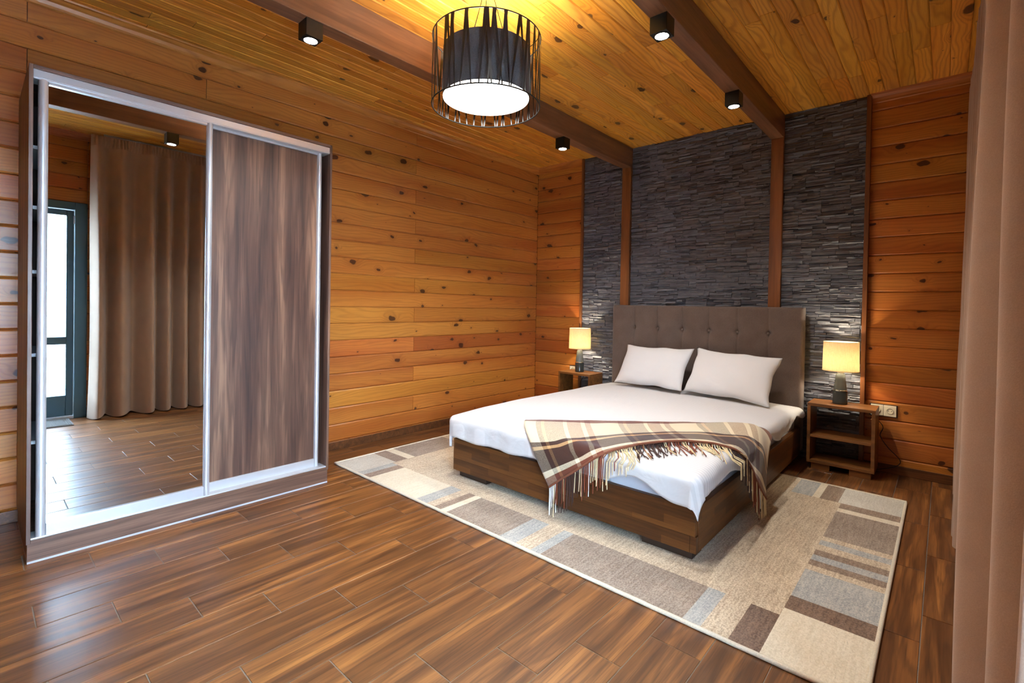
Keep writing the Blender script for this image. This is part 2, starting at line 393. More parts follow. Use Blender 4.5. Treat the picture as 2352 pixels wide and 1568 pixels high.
structure(box('trim_6', (SL1-.006, -.042, 0.066), (SL1+.024, .018, H), M['post'], bevel=.003))
structure(box('baseboard_left', (-.0, YF, 0), (.014, 0, .066), M['skirt'], bevel=.003))
structure(box('baseboard_back', (.014, -.014, 0), (SL0-.014, 0, .066), M['skirt'], bevel=.003))
structure(box('baseboard_back_right', (SL1+.024, -.014, 0), (XR, 0, .066), M['skirt'], bevel=.003))
structure(box('baseboard_right', (XR-.014, -3.80, 0), (XR, -.014, .066), M['skirt'], bevel=.003))

# ---- beams and the posts they land on
for i, (a, b) in enumerate(BEAMS):
    bm_ = box('ceiling_beam', (a, YF, BEAM_Z), (b, 0, H), M['beam'], bevel=.004)
    bm_.data.transform(Matrix.Rotation(-PI/2, 4, 'Z')); bm_.rotation_euler = (0, 0, PI/2)
    tag(bm_, ('left' if i == 0 else 'right')+' brown timber beam under the plank ceiling carrying black spotlights', 'beam', 'ceiling beams')
    po = box('wall_post', (a+.004, -.05, 0), (b-.0, 0, BEAM_Z), M['post'], bevel=.003)
    tag(po, 'brown timber post on the slate wall under the '+('left' if i == 0 else 'right')+' beam', 'post', 'wall posts')

# ---- slate cladding: split stone strips
def stones():
    regs = [(SL0+.012, BEAMS[0][0]+.004), (BEAMS[0][1], BEAMS[1][0]+.004), (BEAMS[1][1], SL1-.006)]
    S = []
    rnd = random.Random(11)
    for x0, x1 in regs:
        z = 0.0; row = 0
        while z < H-.002:
            hm = min(.1, H-z)
            x = x0-rnd.uniform(0, .2) if row % 2 else x0-.12*rnd.random()
            while x < x1-.004:
                lm = rnd.choice((.2, .3, .38, .26)); xa, xb = max(x, x0), min(x+lm, x1); x += lm
                if xb-xa < .012: continue
                zz = 0.0
                while zz < hm-.003:
                    hs = rnd.choice((.009, .011, .013, .016, .02, .025)); hs = min(hs, hm-zz)
                    if hm-zz-hs < .008: hs = hm-zz
                    xx = xa
                    while xx < xb-.003:
                        ls = rnd.uniform(.05, .2); 
                        if xb-xx-ls < .035: ls = xb-xx
                        S.append((xx, xx+ls, z+zz, z+zz+hs, rnd.uniform(.010, .021))); xx += ls
                    zz += hs
            z += hm; row += 1
    return S, rnd
S, rnd = stones()
def stone_geo(s, rnd):
    xa, xb, za, zb, dep = s; g = .0008
    nx = 3; vs_ = []; fs = []
    fr = [[None]*2 for _ in range(nx+1)]
    tilt = rnd.uniform(-.005, .005)
    for i in range(nx+1):
        for j in range(2):
            xj = xa+g+(xb-xa-2*g)*i/nx+(rnd.uniform(-.01, .01) if 0 < i < nx else 0)*min(1, (xb-xa)/.1)
            zj = (za+g if j == 0 else zb-g)+rnd.uniform(-.0022, .0022)
            fr[i][j] = len(vs_); vs_.append((xj, -max(.004, dep+(tilt if j else -tilt)+rnd.uniform(-.0025, .0025)), zj))
    bk = len(vs_); vs_ += [(xa, .006, za), (xb, .006, za), (xb, .006, zb), (xa, .006, zb)]
    for i in range(nx): fs.append((fr[i][0], fr[i+1][0], fr[i+1][1], fr[i][1]))
    fs.append(tuple([bk+3, bk+2]+[fr[i][1] for i in range(nx, -1, -1)]))
    fs.append(tuple([bk+1, bk]+[fr[i][0] for i in range(nx+1)]))
    fs.append((bk, bk+3, fr[0][1], fr[0][0])); fs.append((bk+2, bk+1, fr[nx][0], fr[nx][1]))
    return vs_, fs
def vis_area(s):
    x, z = (s[0]+s[1])/2, (s[2]+s[3])/2
    if 1.1 < x < 2.9 and z < 1.2: return 0
    if z < .5: return 0
    d = (Vector((x, 0, z))-CAM_LOC).length
    return (s[1]-s[0])*(s[3]-s[2])/d**2
order = sorted(range(len(S)), key=lambda i: -vis_area(S[i])); top = set(order[:300])
WBL = Vector(wb.location); av, af = [], []
for i, s in enumerate(S):
    v, f = stone_geo(s, rnd)
    if i in top:
        c = Vector(((s[0]+s[1])/2, 0, (s[2]+s[3])/2))
        mesh_obj('stone', [Vector(q)-c for q in v], f, M['slate'], wb, loc=c-WBL)
    else:
        b = len(av); av += [Vector(q)-WBL for q in v]; af += [tuple(b+k for k in q) for q in f]
st = mesh_obj('stone_cladding', av, af, M['slate'], wb); st['kind'] = 'stuff'
structure(box('trim_7', (SL0, .004, 0), (SL1, .018, H), M['black_plastic']))

# ---- glazed door in the right wall, deck outside
teal = plain('flare_lightened_teal_frame', srgb(72, 106, 122), .4, .1)  # teal lightened: bluish glow of lens flare put into the colour
door = structure(link(bpy.data.objects.new('door_1', None))); door.location = (XR+.03, -4.33, 0)
box('door_frame', (XR-.01, -3.895, 0), (XR+.14, DY1, DZ), teal, door, .004)
box('door_frame', (XR-.01, DY0, 0), (XR+.14, DY0+.095, DZ), teal, door, .004)
box('door_frame', (XR-.01, DY0+.095, 2.09), (XR+.14, -3.895, DZ), teal, door, .004)
box('stile', (XR+.02, -3.955, .03), (XR+.075, -3.898, 2.085), teal, door, .004)
box('stile', (XR+.02, DY0+.098, .03), (XR+.075, DY0+.155, 2.085), teal, door, .004)
for z0, z1 in ((.03, .235), (.745, .82), (2.03, 2.085)):
    box('rail', (XR+.02, DY0+.155, z0), (XR+.075, -3.955, z1), teal, door, .003)
gl = NT('door_glass'); gl.base(Base_Color=(1, 1, 1, 1), Roughness=0.0, Transmission_Weight=1.0, IOR=1.02)
g_t = gl.n('ShaderNodeBsdfTransparent', {'Color': (.95, .98, 1, 1)}); g_g = gl.n('ShaderNodeBsdfGlossy', {'Color': (1, 1, 1, 1), 'Roughness': 0.0})
gl.t.links.new(gl.n('ShaderNodeMixShader', {0: .06, 1: g_t.outputs[0], 2: g_g.outputs[0]}).outputs[0], gl.out.inputs[0])
for z0, z1 in ((.235, .745), (.82, 2.03)):
    box('pane', (XR+.043, DY0+.15, z0-.004), (XR+.049, -3.95, z1+.004), gl.m, door)
box('threshold', (XR-.012, DY0+.095, 0), (XR+.14, -3.895, .028), M['alu'], door, .003)
box('hinge', (XR+.008, -3.905, 1.95), (XR+.02, -3.885, 2.03), M['alu'], door, .002)
deckm = streaky('weathered_deck', [srgb(150, 140, 128), srgb(176, 166, 152), srgb(190, 182, 170), srgb(206, 200, 190)], srgb(120, 110, 100), rough=.7)
deck = structure(box('deck', (XR+.16, -9.5, -.3), (XR+3.6, 1.0, -.09), M['backing'])); DL = Vector(deck.location)
for i in range(23):
    board('deck_plank', deck, frame(Vector((XR+.16+i*.149+.145, -9.5, -.09))-DL, (0, 1, 0), (-1, 0, 0)), 10.5, .142, .03, .003, deckm)
structure(box('ground', (XR+.16, -60, -.6), (XR+70, 60, -.31), plain('pale_ground', srgb(200, 202, 204), .9, noise_amt=.2, nscale=3)))
rail_m = plain('railing_paint', srgb(120, 118, 116), .5)
rg = thing('deck_railing', 'thin grey railing at the edge of the deck seen through the glass door', 'railing', (XR+3.5, -4.2, -.06))
for z in (.28, .92): box('handrail', (XR+3.48, -9.4, z), (XR+3.52, .9, z+.035), rail_m, rg, .004)
for y in (-9.3, -7.0, -1.6, .8): box('railing_post', (XR+3.47, y-.03, -.06), (XR+3.53, y+.03, .96), rail_m, rg, .004)

# portal so that the sky is sampled through the door opening
pl = bpy.data.lights.new('door_daylight', 'AREA'); pl.shape = 'RECTANGLE'; pl.size = .86; pl.size_y = 2.0; pl.cycles.is_portal = True
po = link(bpy.data.objects.new('door_daylight', pl)); po.matrix_world = frame((XR+.1, -4.33, 1.08), (0, 1, 0), (0, 0, 1)) @ Matrix.Rotation(PI, 4, 'Y')

# ================================================================ WARDROBE
WX, WY0, WY1, WH = .642, -4.43, -2.99, 2.256
wd = thing('wardrobe', 'tall sliding wardrobe with mirror door and dark walnut door in aluminium frames', 'wardrobe', (.32, -3.71, 0))
T = .015
box('side_panel', (.02, WY0, 0.088), (WX, WY0+T, WH), M['walnut_z'], wd, .0015)
box('side_panel', (.02, WY1-T, 0.088), (WX, WY1, WH), M['walnut_z'], wd, .0015)
box('top_panel', (.02, WY0+T, WH-.018), (WX, WY1-T, WH), M['walnut_y'], wd, .0015)
box('bottom_panel', (.02, WY0+T, .088), (WX-.002, WY1-T, .104), M['walnut_y'], wd, .001)
box('back_panel', (.02, WY0+T, .104), (.026, WY1-T, WH-.018), M['dark_in'], wd)
box('partition', (.026, -3.72, .104), (.52, -3.704, WH-.018), M['dark_in'], wd)
pt = box('plinth', (.04, WY0+.004, .006), (WX-.004, WY1-.006, .088), M['walnut_y'], wd)
box('plinth_edge', (.04, WY0+.004, 0.0), (WX-.002, WY1-.006, .009), M['white_edge'], pt, rel=False).location = Vector(((.04+WX-.002)/2, (WY0+WY1-.002)/2, .0045))-Vector(wd.location)-Vector(pt.location)
for z in (.52, .93, 1.32, 1.62, 1.9):
    box('shelf', (.026, WY0+T, z), (.535, -3.72, z+.016), M['white_edge'], wd)
tt = box('top_track', (.545, WY0+T, 2.196), (WX-.006, WY1-T, WH-.018), M['alu'], wd, .002)
box('track_lip', (WX-.012, WY0+T, 2.203), (WX-.004, WY1-T, 2.207), M['alu'], wd)
box('bottom_track', (.545, WY0+T, .104), (WX-.004, WY1-T, .112), M['alu'], wd, .002)
def stile(name, y0, y1, z0, z1, xf, xb, par):
    pr = []
    n = 10
    for i in range(n+1):
        a = PI*i/n; pr.append(((y0+y1)/2-math.cos(a)*(y1-y0)/2, xf-(y1-y0)*.45+math.sin(a)*(y1-y0)*.45))
    pts = [(xb, y0)]+[(x, y) for y, x in pr]+[(xb, y1)]
    L_ = Vector(par.location)+(Vector(par.parent.location) if par.parent else Vector())
    vs_ = [Vector((x, y, z0))-L_ for x, y in pts]+[Vector((x, y, z1))-L_ for x, y in pts]; k = len(pts)
    fs = [(i, (i+1) % k, k+(i+1) % k, k+i) for i in range(k)]+[tuple(reversed(range(k))), tuple(range(k, 2*k))]
    o = fix(mesh_obj(name, vs_, fs, M['alu'], par)); o.data.polygons.foreach_set('use_smooth', [True]*len(o.data.polygons))
    o.data.set_sharp_from_angle(angle=math.radians(50)); return o
def slide_door(name, lab, y0, y1, ls, rs, xf, xb, z0, z1, mat, brail):
    # the leaf is the part; stiles and rails are its pieces
    leaf = box(name, (xb+.004, y0+.006, z0+.02), (xf-.012, y1-.006, z1-.01), mat, wd); leaf['label'] = lab
    base = Vector(wd.location)+Vector(leaf.location)
    stile('stile', y0, y0+ls, z0, z1, xf+.006, xb, leaf); stile('stile', y1-rs, y1, z0, z1, xf+.006, xb, leaf)
    for a, b in ((z0, z0+brail), (z1-.016, z1)):
        o = box('rail', (xb, y0+ls, a), (xf, y1-rs, b), M['alu'], leaf, .0015, rel=False)
        o.location = Vector(((xb+xf)/2, (y0+ls+y1-rs)/2, (a+b)/2))-base
    return leaf
slide_door('sliding_door', 'mirror sliding door in aluminium frame', -4.398, -3.694, .034, .03, .632, .605, .106, 2.2, M['mirror'], .058)
slide_door('sliding_door', 'dark walnut sliding door in aluminium frame', -3.72, -3.036, .026, .03, .594, .568, .112, 2.2, M['walnut_z'], .052)

# ================================================================ BED
bed = thing('bed', 'low walnut platform bed frame with tall tufted grey-brown headboard', 'bed', (2.02, -1.25, 0))
BX0, BX1, BY0, BY1, BZ0, BZ1 = 1.167, 2.869, -2.34, -.16, .058, .274
box('foot_panel', (BX0, BY0, .138), (BX1-.006, BY0+.03, BZ1), M['bedwood'], bed, .002)
box('foot_panel', (BX0, BY0, BZ0), (BX1-.03, BY0+.03, .138), M['bedwood'], bed, .002)
box('side_panel', (BX1-.03, BY0+.03, BZ0), (BX1, BY1, BZ1), M['bedwood'], bed, .002)
box('side_panel', (BX1-.03, BY0+.001, BZ0), (BX1, BY0+.03, .138), M['bedwood'], bed, .002)
box('side_panel', (BX0, BY0+.03, BZ0), (BX0+.03, BY1, BZ1), M['bedwood'], bed, .002)
box('slat_base', (BX0+.03, BY0+.03, .17), (BX1-.03, BY1, .19), M['bedfoot'], bed)
for fx in (BX0+.03, BX1-.29):
    for fy in (BY0+.035, BY1-.2):
        box('foot', (fx, fy, .012 if fy < -.7 else 0), (fx+.26, fy+.12, BZ0), M['bedfoot'], bed, .002)
def headboard():
    x0, x1, z0, z1, yf, yb = 1.144, 2.87, .08, 1.232, -.16, -.062
    cx = [1.391+.245*k for k in range(6)]; rz = [1.01, .77, .53]
    nx, nz = 320, 110; L_ = Vector(bed.location); vs_, fs = [], []
    for j in range(nz+1):
        for i in range(nx+1):
            x = x0+(x1-x0)*i/nx; z = z0+(z1-z0)*j/nz
            ed = min(x-x0, x1-x, z1-z); y = yf
            if ed < .022: y += .022-math.sqrt(max(0, .022**2-(.022-ed)**2))
            d = 0
            if z < 1.215:
                s = min(abs(x-c) for c in cx); d += .006*math.exp(-(s/.007)**2)+.007*math.exp(-(s/.03)**2)*math.exp(-min((z-r)**2 for r in rz)/.02)
            s = min(abs(z-r) for r in rz)
            if cx[0]-.01 < x < cx[-1]+.01: d += .0018*math.exp(-(s/.006)**2)
            q = min((x-c)**2+(z-r)**2 for c in cx for r in rz); d += .018*math.exp(-q/.00035)+.012*math.exp(-q/.004)
            vs_.append(Vector((x, y+d, z))-L_)
    for j in range(nz):
        for i in range(nx): a = j*(nx+1)+i; fs.append((a, a+1, a+nx+2, a+nx+1))
    per = [i for i in range(nx+1)]+[j*(nx+1)+nx for j in range(1, nz+1)]+[nz*(nx+1)+i for i in range(nx-1, -1, -1)]+[j*(nx+1) for j in range(nz-1, 0, -1)]
    b = len(vs_)
    for p in per: v = vs_[p].copy(); v.y = yb-L_.y; vs_.append(v)
    n = len(per)
    for k in range(n): fs.append((per[k], b+k, b+(k+1) % n, per[(k+1) % n]))
    fs.append(tuple(range(b, b+n)))
    o = fix(mesh_obj('headboard', vs_, fs, M['headboard'], bed, True)); o.data.set_sharp_from_angle(angle=math.radians(60))
    for c in cx:
        for r in rz[:2]:
            lathe('button', [(.0005, .006), (.006, .0055), (.01, .003), (.0115, 0)], M['headboard'], o, (c-L_.x, yf+.0175-L_.y, r), 12).rotation_euler = (PI/2, 0, 0)
    box('headboard_leg', (x0+.1, yb-.04, 0), (x0+.2, yb, .09), M['bedfoot'], bed); box('headboard_leg', (x1-.2, yb-.04, 0), (x1-.1, yb, .09), M['bedfoot'], bed)
headboard()
mt = box('mattress', (1.205, -2.305, .19), (2.832, -.165, .425), M['mattress'], bevel=.035, seg=4)
tag(mt, 'white sheeted mattress showing under the duvet along the bed side', 'mattress')
mt.data.polygons.foreach_set('use_smooth', [True]*len(mt.data.polygons))

# ---- duvet draped over the mattress
from mathutils import noise as mn
def top_z(x, y):
    u = (x-2.02)/.86; v = (y+1.27)/1.1
    return .462-.012*u**4-.018*v**4+.008*mn.noise((x*1.6, y*1.6, .3))+.003*mn.noise((x*5, y*4, 1.7))
ED = dict(x0=1.125+.05, x1=2.895-.05, y0=-2.375+.05, R=.055)
def drape(cx, cy, extra=0.0):
    R = ED['R']+extra
    ex = min(max(cx, ED['x0']), ED['x1']); ey = max(cy, ED['y0'])
    dx, dy = cx-ex, cy-ey; s = math.hypot(dx, dy)
    z = top_z(ex, ey)+extra
    if s < 1e-9: return Vector((cx, cy, z))
    n = Vector((dx/s, dy/s, 0)); a = min(s/R, PI/2)
    p = Vector((ex, ey, 0))+n*R*math.sin(a); dz = R*(1-math.cos(a))+max(0, s-R*PI/2)
    return Vector((p.x, p.y, z-dz))
def duvet():
    nx, ny = 150, 170
    XL, XRr, YN, YFar = ED['x0']-.20, ED['x1']+.14, ED['y0']-.19, -.172
    vs_, fs = [], []
    for j in range(ny+1):
        for i in range(nx+1):
            u, v = i/nx, j/ny
            cx = XL+(XRr-XL)*u; cy = YN+(YFar-YN)*v
            # hem length varies along the right side and foot
            if cx > ED['x1']:
                k = .78+.22*math.sin(cy*6.3+.8)+.12*math.sin(cy*17)
                if cy < -2.0: k += (1.0-k)*min(1, (-2.0-cy)/.3)
                if cy > -.75: k *= 1.0
                cx = ED['x1']+(cx-ED['x1'])*k
            if cy < ED['y0']:
                k = .92+.06*math.sin(cx*5.0)+.03*math.sin(cx*19)
                if 2.35 < cx < 2.8: k -= .30*math.sin((cx-2.35)/.45*PI)**2
                cy = ED['y0']+(cy-ED['y0'])*k
            p = drape(cx, cy)
            hang = max(0, p.z < .42 and (.44-p.z))
            if hang:
                nrm = Vector((1 if cx > ED['x1'] else -1 if cx < ED['x0'] else 0, -1 if cy < ED['y0'] else 0, 0))
                wv = .012*mn.noise((p.x*7, p.y*7, 3.1))+.006*mn.noise((p.x*19, p.y*19, 5.1))
                p += nrm*wv*min(1, hang/.06)
                if cx > ED['x1'] and cy < ED['y0']: p += Vector((.02, -.02, 0))*min(1, hang/.2)
            vs_.append(p)
    for j in range(ny):
        for i in range(nx): a = j*(nx+1)+i; fs.append((a, a+1, a+nx+2, a+nx+1))
    o = mesh_obj('duvet', vs_, fs, M['linen'], None, True)
    md = o.modifiers.new('thickness', 'SOLIDIFY'); md.thickness = .018; md.offset = -1
    return tag(o, 'white satin-striped duvet spread over the double bed', 'duvet')
duvet()

# ---- pillows leaning on the headboard
def pillow(label, c, ax, yaw, tilt, w, h, t, seed):
    n = 40; vs_, fs = [], []
    def pt(u, v, sgn):
        ex = 1-.085*(1-v*v)*abs(u)**3; ez = 1-.10*(1-u*u)*abs(v)**3
        x = u*w/2*ex; z = v*h/2*ez
        b = max(0, (1-abs(u)**2.6))*max(0, (1-abs(v)**2.6)); th = t/2*b**.5
        th *= 1+.14*mn.noise((u*2.1+seed, v*2.1, sgn*2.0))
        x += .012*mn.noise((v*2.2, seed, 1))*abs(u); z += .014*mn.noise((u*2.2, seed, 4))*abs(v)
        return Vector((x, sgn*th, z))
    for sgn in (-1, 1):
        for j in range(n+1):
            for i in range(n+1): vs_.append(pt(2*i/n-1, 2*j/n-1, sgn))
    N2 = (n+1)**2
    for j in range(n):
        for i in range(n):
            a = j*(n+1)+i; fs.append((a, a+1, a+n+2, a+n+1)); fs.append((N2+a, N2+a+n+1, N2+a+n+2, N2+a+1))
    me_o = mesh_obj('pillow', vs_, fs, M['pillow'], None, True)
    bm = bmesh.new(); bm.from_mesh(me_o.data); bmesh.ops.remove_doubles(bm, verts=bm.verts, dist=1e-5); bm.to_mesh(me_o.data); bm.free()
    me_o.matrix_world = Matrix.Translation(c) @ Matrix.Rotation(yaw, 4, 'Z') @ Matrix.Rotation(tilt, 4, 'X') @ Matrix.Rotation(ax, 4, 'Y')
    return tag(me_o, label, 'pillow', 'pillows against the headboard')
pillow('white pillow leaning on the headboard on the left half of the bed', (1.685, -.345, .662), math.radians(-1), math.radians(-7), math.radians(-31), .71, .42, .15, 1.3)
pillow('white pillow leaning on the headboard on the right half of the bed', (2.39, -.375, .657), math.radians(2), math.radians(-6), math.radians(-31), .72, .43, .16, 4.6)

# ---- plaid throw across the foot of the bed
def plaid_mat():
    m = NT('plaid_wool'); uv = m.n('ShaderNodeUVMap').outputs[0]; sep = m.n('ShaderNodeSeparateXYZ', {0: uv}); u, v = sep.outputs[0], sep.outputs[1]
    cream, grey, tan, rust, brown = srgb(216, 202, 172), srgb(84, 68, 58), srgb(186, 146, 98), srgb(106, 50, 29), srgb(58, 31, 22)
    warp = m.ramp(m.math('FRACT', m.math('ADD', m.math('DIVIDE', u, .50), .85)), [(0, brown), (.06, tan), (.10, grey), (.32, cream), (.365, rust), (.53, cream), (.58, rust), (.65, cream)], 'CONSTANT')
    weft = m.ramp(v, [(0, rust), (.14, cream), (.60, brown), (.655, tan), (.695, brown), (.89, cream), (.935, rust)], 'CONSTANT')
    tw = m.math('FRACT', m.math('MULTIPLY', m.math('ADD', u, m.math('MULTIPLY', v, .56)), 320))
    f = m.math('ADD', m.math('MULTIPLY', m.mapr(tw, .4, .6, 0, 1), .5), m.mapr(m.noise(m.obj(), 260, 2), .35, .65, 0, .5))
    m.base(Base_Color=m.mix(m.math('MULTIPLY', m.mapr(f, 0, 1, .35, 1.65), m.ramp(v, [(0, (.1,)*3), (.14, (.42,)*3), (.60, (.16,)*3), (.655, (.3,)*3), (.695, (.16,)*3), (.89, (.4,)*3), (.935, (.18,)*3)], 'CONSTANT')), weft, warp), Roughness=.92, Sheen_Weight=.3); m.b.inputs['Specular IOR Level'].default_value = .12
    m.bump(m.noise(m.obj(), 380, 2), .4, .003); return m.m
throw = thing('throw_blanket', 'brown and cream plaid wool throw with fringe draped across the bed foot', 'blanket', (2.35, -1.9, .47))
TLc = Vector(throw.location)
def resample(pts, n):
    P = bez(pts, 20); L = [0]
    for a, b in zip(P, P[1:]): L.append(L[-1]+(b-a).length)
    out = []; k = 0
    for i in range(n+1):
        s = L[-1]*i/n
        while k < len(P)-2 and L[k+1] < s: k += 1
        t = (s-L[k])/max(1e-9, L[k+1]-L[k]); out.append(P[k].lerp(P[k+1], min(1, max(0, t))))
    return out, L[-1]
FY = -2.405; SX = 2.945
back, bl = resample([(1.709, -2.204, .472), (1.816, -2.10, .474), (2.123, -1.85, .478), (2.433, -1.57, .478), (2.70, -1.335, .476), (2.83, -1.285, .474), (2.905, -1.30, .464), (SX, -1.325, .43)], 110)
mid, _ = resample([(1.875, FY+.015, .44), (2.03, -2.345, .462), (2.23, -2.13, .476), (2.46, -1.83, .478), (2.66, -1.60, .476), (2.83, -1.49, .472), (2.915, -1.45, .44), (SX+.005, -1.45, .31)], 110)
front, _ = resample([(2.064, FY-.012, .182), (2.18, FY-.014, .272), (2.30, FY-.012, .362), (2.40, -2.385, .44), (2.50, -2.22, .472), (2.62, -2.02, .476), (2.74, -1.93, .476), (2.83, -1.90, .472), (2.915, -1.86, .44), (SX+.008, -1.80, .36), (SX+.014, -1.70, .25), (SX+.02, -1.60, .16), (SX+.022, -1.54, .115)], 110)
def push_out(p, gap=.012):
    # keep the cloth just outside the rounded duvet block
    lo = Vector((1.125, -2.385, -.4)); hi = Vector((2.905, .5, top_z(min(max(p.x, 1.2), 2.84), max(p.y, -2.32)))); R = .06
    c = (lo+hi)/2; h = (hi-lo)/2-Vector((R, R, R)); q = p-c
    for _ in range(3):
        a = Vector((max(min(q.x, h.x), -h.x), max(min(q.y, h.y), -h.y), max(min(q.z, h.z), -h.z))); d = q-a
        if d.length < 1e-6: q.z += .03; continue
        if d.length-R < gap: q = a+d.normalized()*(R+gap)
        break
    return q+c
nv = 30; tv, tf, tuv = [], [], []
for i in range(111):
    for j in range(nv+1):
        t = j/nv
        p = back[i]*((1-t)*(1-2*t))+mid[i]*(4*t*(1-t))+front[i]*(t*(2*t-1))
        p = push_out(p)
        p.z += .003*mn.noise((i*.12, j*.2, 2)); tv.append(p-TLc); tuv.append((i/110*1.56, t))
for i in range(110):
    for j in range(nv):
        a = i*(nv+1)+j; tf.append((a, a+nv+1, a+nv+2, a+1))
cl = mesh_obj('cloth', tv, tf, plaid_mat(), throw, True)
uvl = cl.data.uv_layers.new(name='UVMap')
for lp in cl.data.loops: uvl.data[lp.index].uv = tuv[lp.vertex_index]
md = cl.modifiers.new('thickness', 'SOLIDIFY'); md.thickness = .007; md.offset = 1
# rolled front edge
tube('rolled_edge', [tv[i*(nv+1)+nv]+Vector((0, 0, .004)) for i in range(0, 111)], .0062, plain('rust_wool', srgb(120, 70, 48), .9), throw, 8)
# fringe strands hanging from the front edge
fc = [plain('fringe_white', srgb(222, 222, 216), .9), plain('fringe_cream', srgb(214, 194, 152), .9), plain('fringe_brown', srgb(64, 40, 32), .9), plain('fringe_rust', srgb(124, 62, 38), .9), plain('fringe_tan', srgb(180, 146, 104), .9)]
fv, ff, fm = [], [], []
frn = random.Random(5); NS = 190
for k in range(NS):
    s = (k+.5)/NS; i = s*110; i0 = int(i); e = (tv[i0*(nv+1)+nv]+TLc).lerp(tv[min(i0+1, 110)*(nv+1)+nv]+TLc, i-i0)
    ph = (s*1.56/.5+.85) % 1
    ci = 2 if ph < .06 else 4 if ph < .1 else 2 if ph < .32 else 1 if ph < .365 else 3 if ph < .53 else 1 if ph < .58 else 3 if ph < .65 else (0 if s < .16 else 1)
    if frn.random() < .2: ci = frn.choice((0, 1, 2, 3))
    Ls = frn.uniform(.11, .19); pts = [e.copy()]
    d0 = Vector((.63+frn.uniform(-.35, .35), -.75+frn.uniform(-.3, .3), 0)).normalized(); ns = 8; step = Ls/ns
    p = e.copy(); jit = Vector((frn.uniform(-.3, .3), frn.uniform(-.3, .3), 0))
    for q in range(ns):
        on_top = p.x < 2.9 and p.y > -2.37 and p.z > .4
        if on_top:
            d0 = (d0+jit*.35*frn.uniform(-1, 1)).normalized(); p = p+d0*step
            p.z = drape(p.x, p.y).z+.006+.004*frn.random()
        else:
            out = Vector((1, 0, 0)) if p.x > 2.8 and p.y > -2.3 else Vector((0, -1, 0))
            p = p+Vector((jit.x*.12 if out.y else 0, jit.y*.12 if out.x else 0, -1)).normalized()*step+out*frn.uniform(-.0008, .0016)
            if out.y: p.y = min(p.y, FY-.004)
            else: p.x = max(p.x, SX+.006)
            if p.z < .03: p.z = .03
        pts.append(p.copy())
    b = len(fv); rr = .0027
    for q, pp in enumerate(pts):
        for a in range(4): fv.append(pp-TLc+Vector((rr*math.cos(a*PI/2), rr*.7*math.sin(a*PI/2), rr*math.sin(a*PI/2))))
    for q in range(ns):
        for a in range(4):
            ff.append((b+q*4+a, b+q*4+(a+1) % 4, b+(q+1)*4+(a+1) % 4, b+(q+1)*4+a)); fm.append(ci)
fo = mesh_obj('fringe', fv, ff, fc, throw, True); fo.data.polygons.foreach_set('material_index', fm); fo['kind'] = 'stuff'; fo['label'] = 'twisted wool fringe in brown, rust, cream and white'

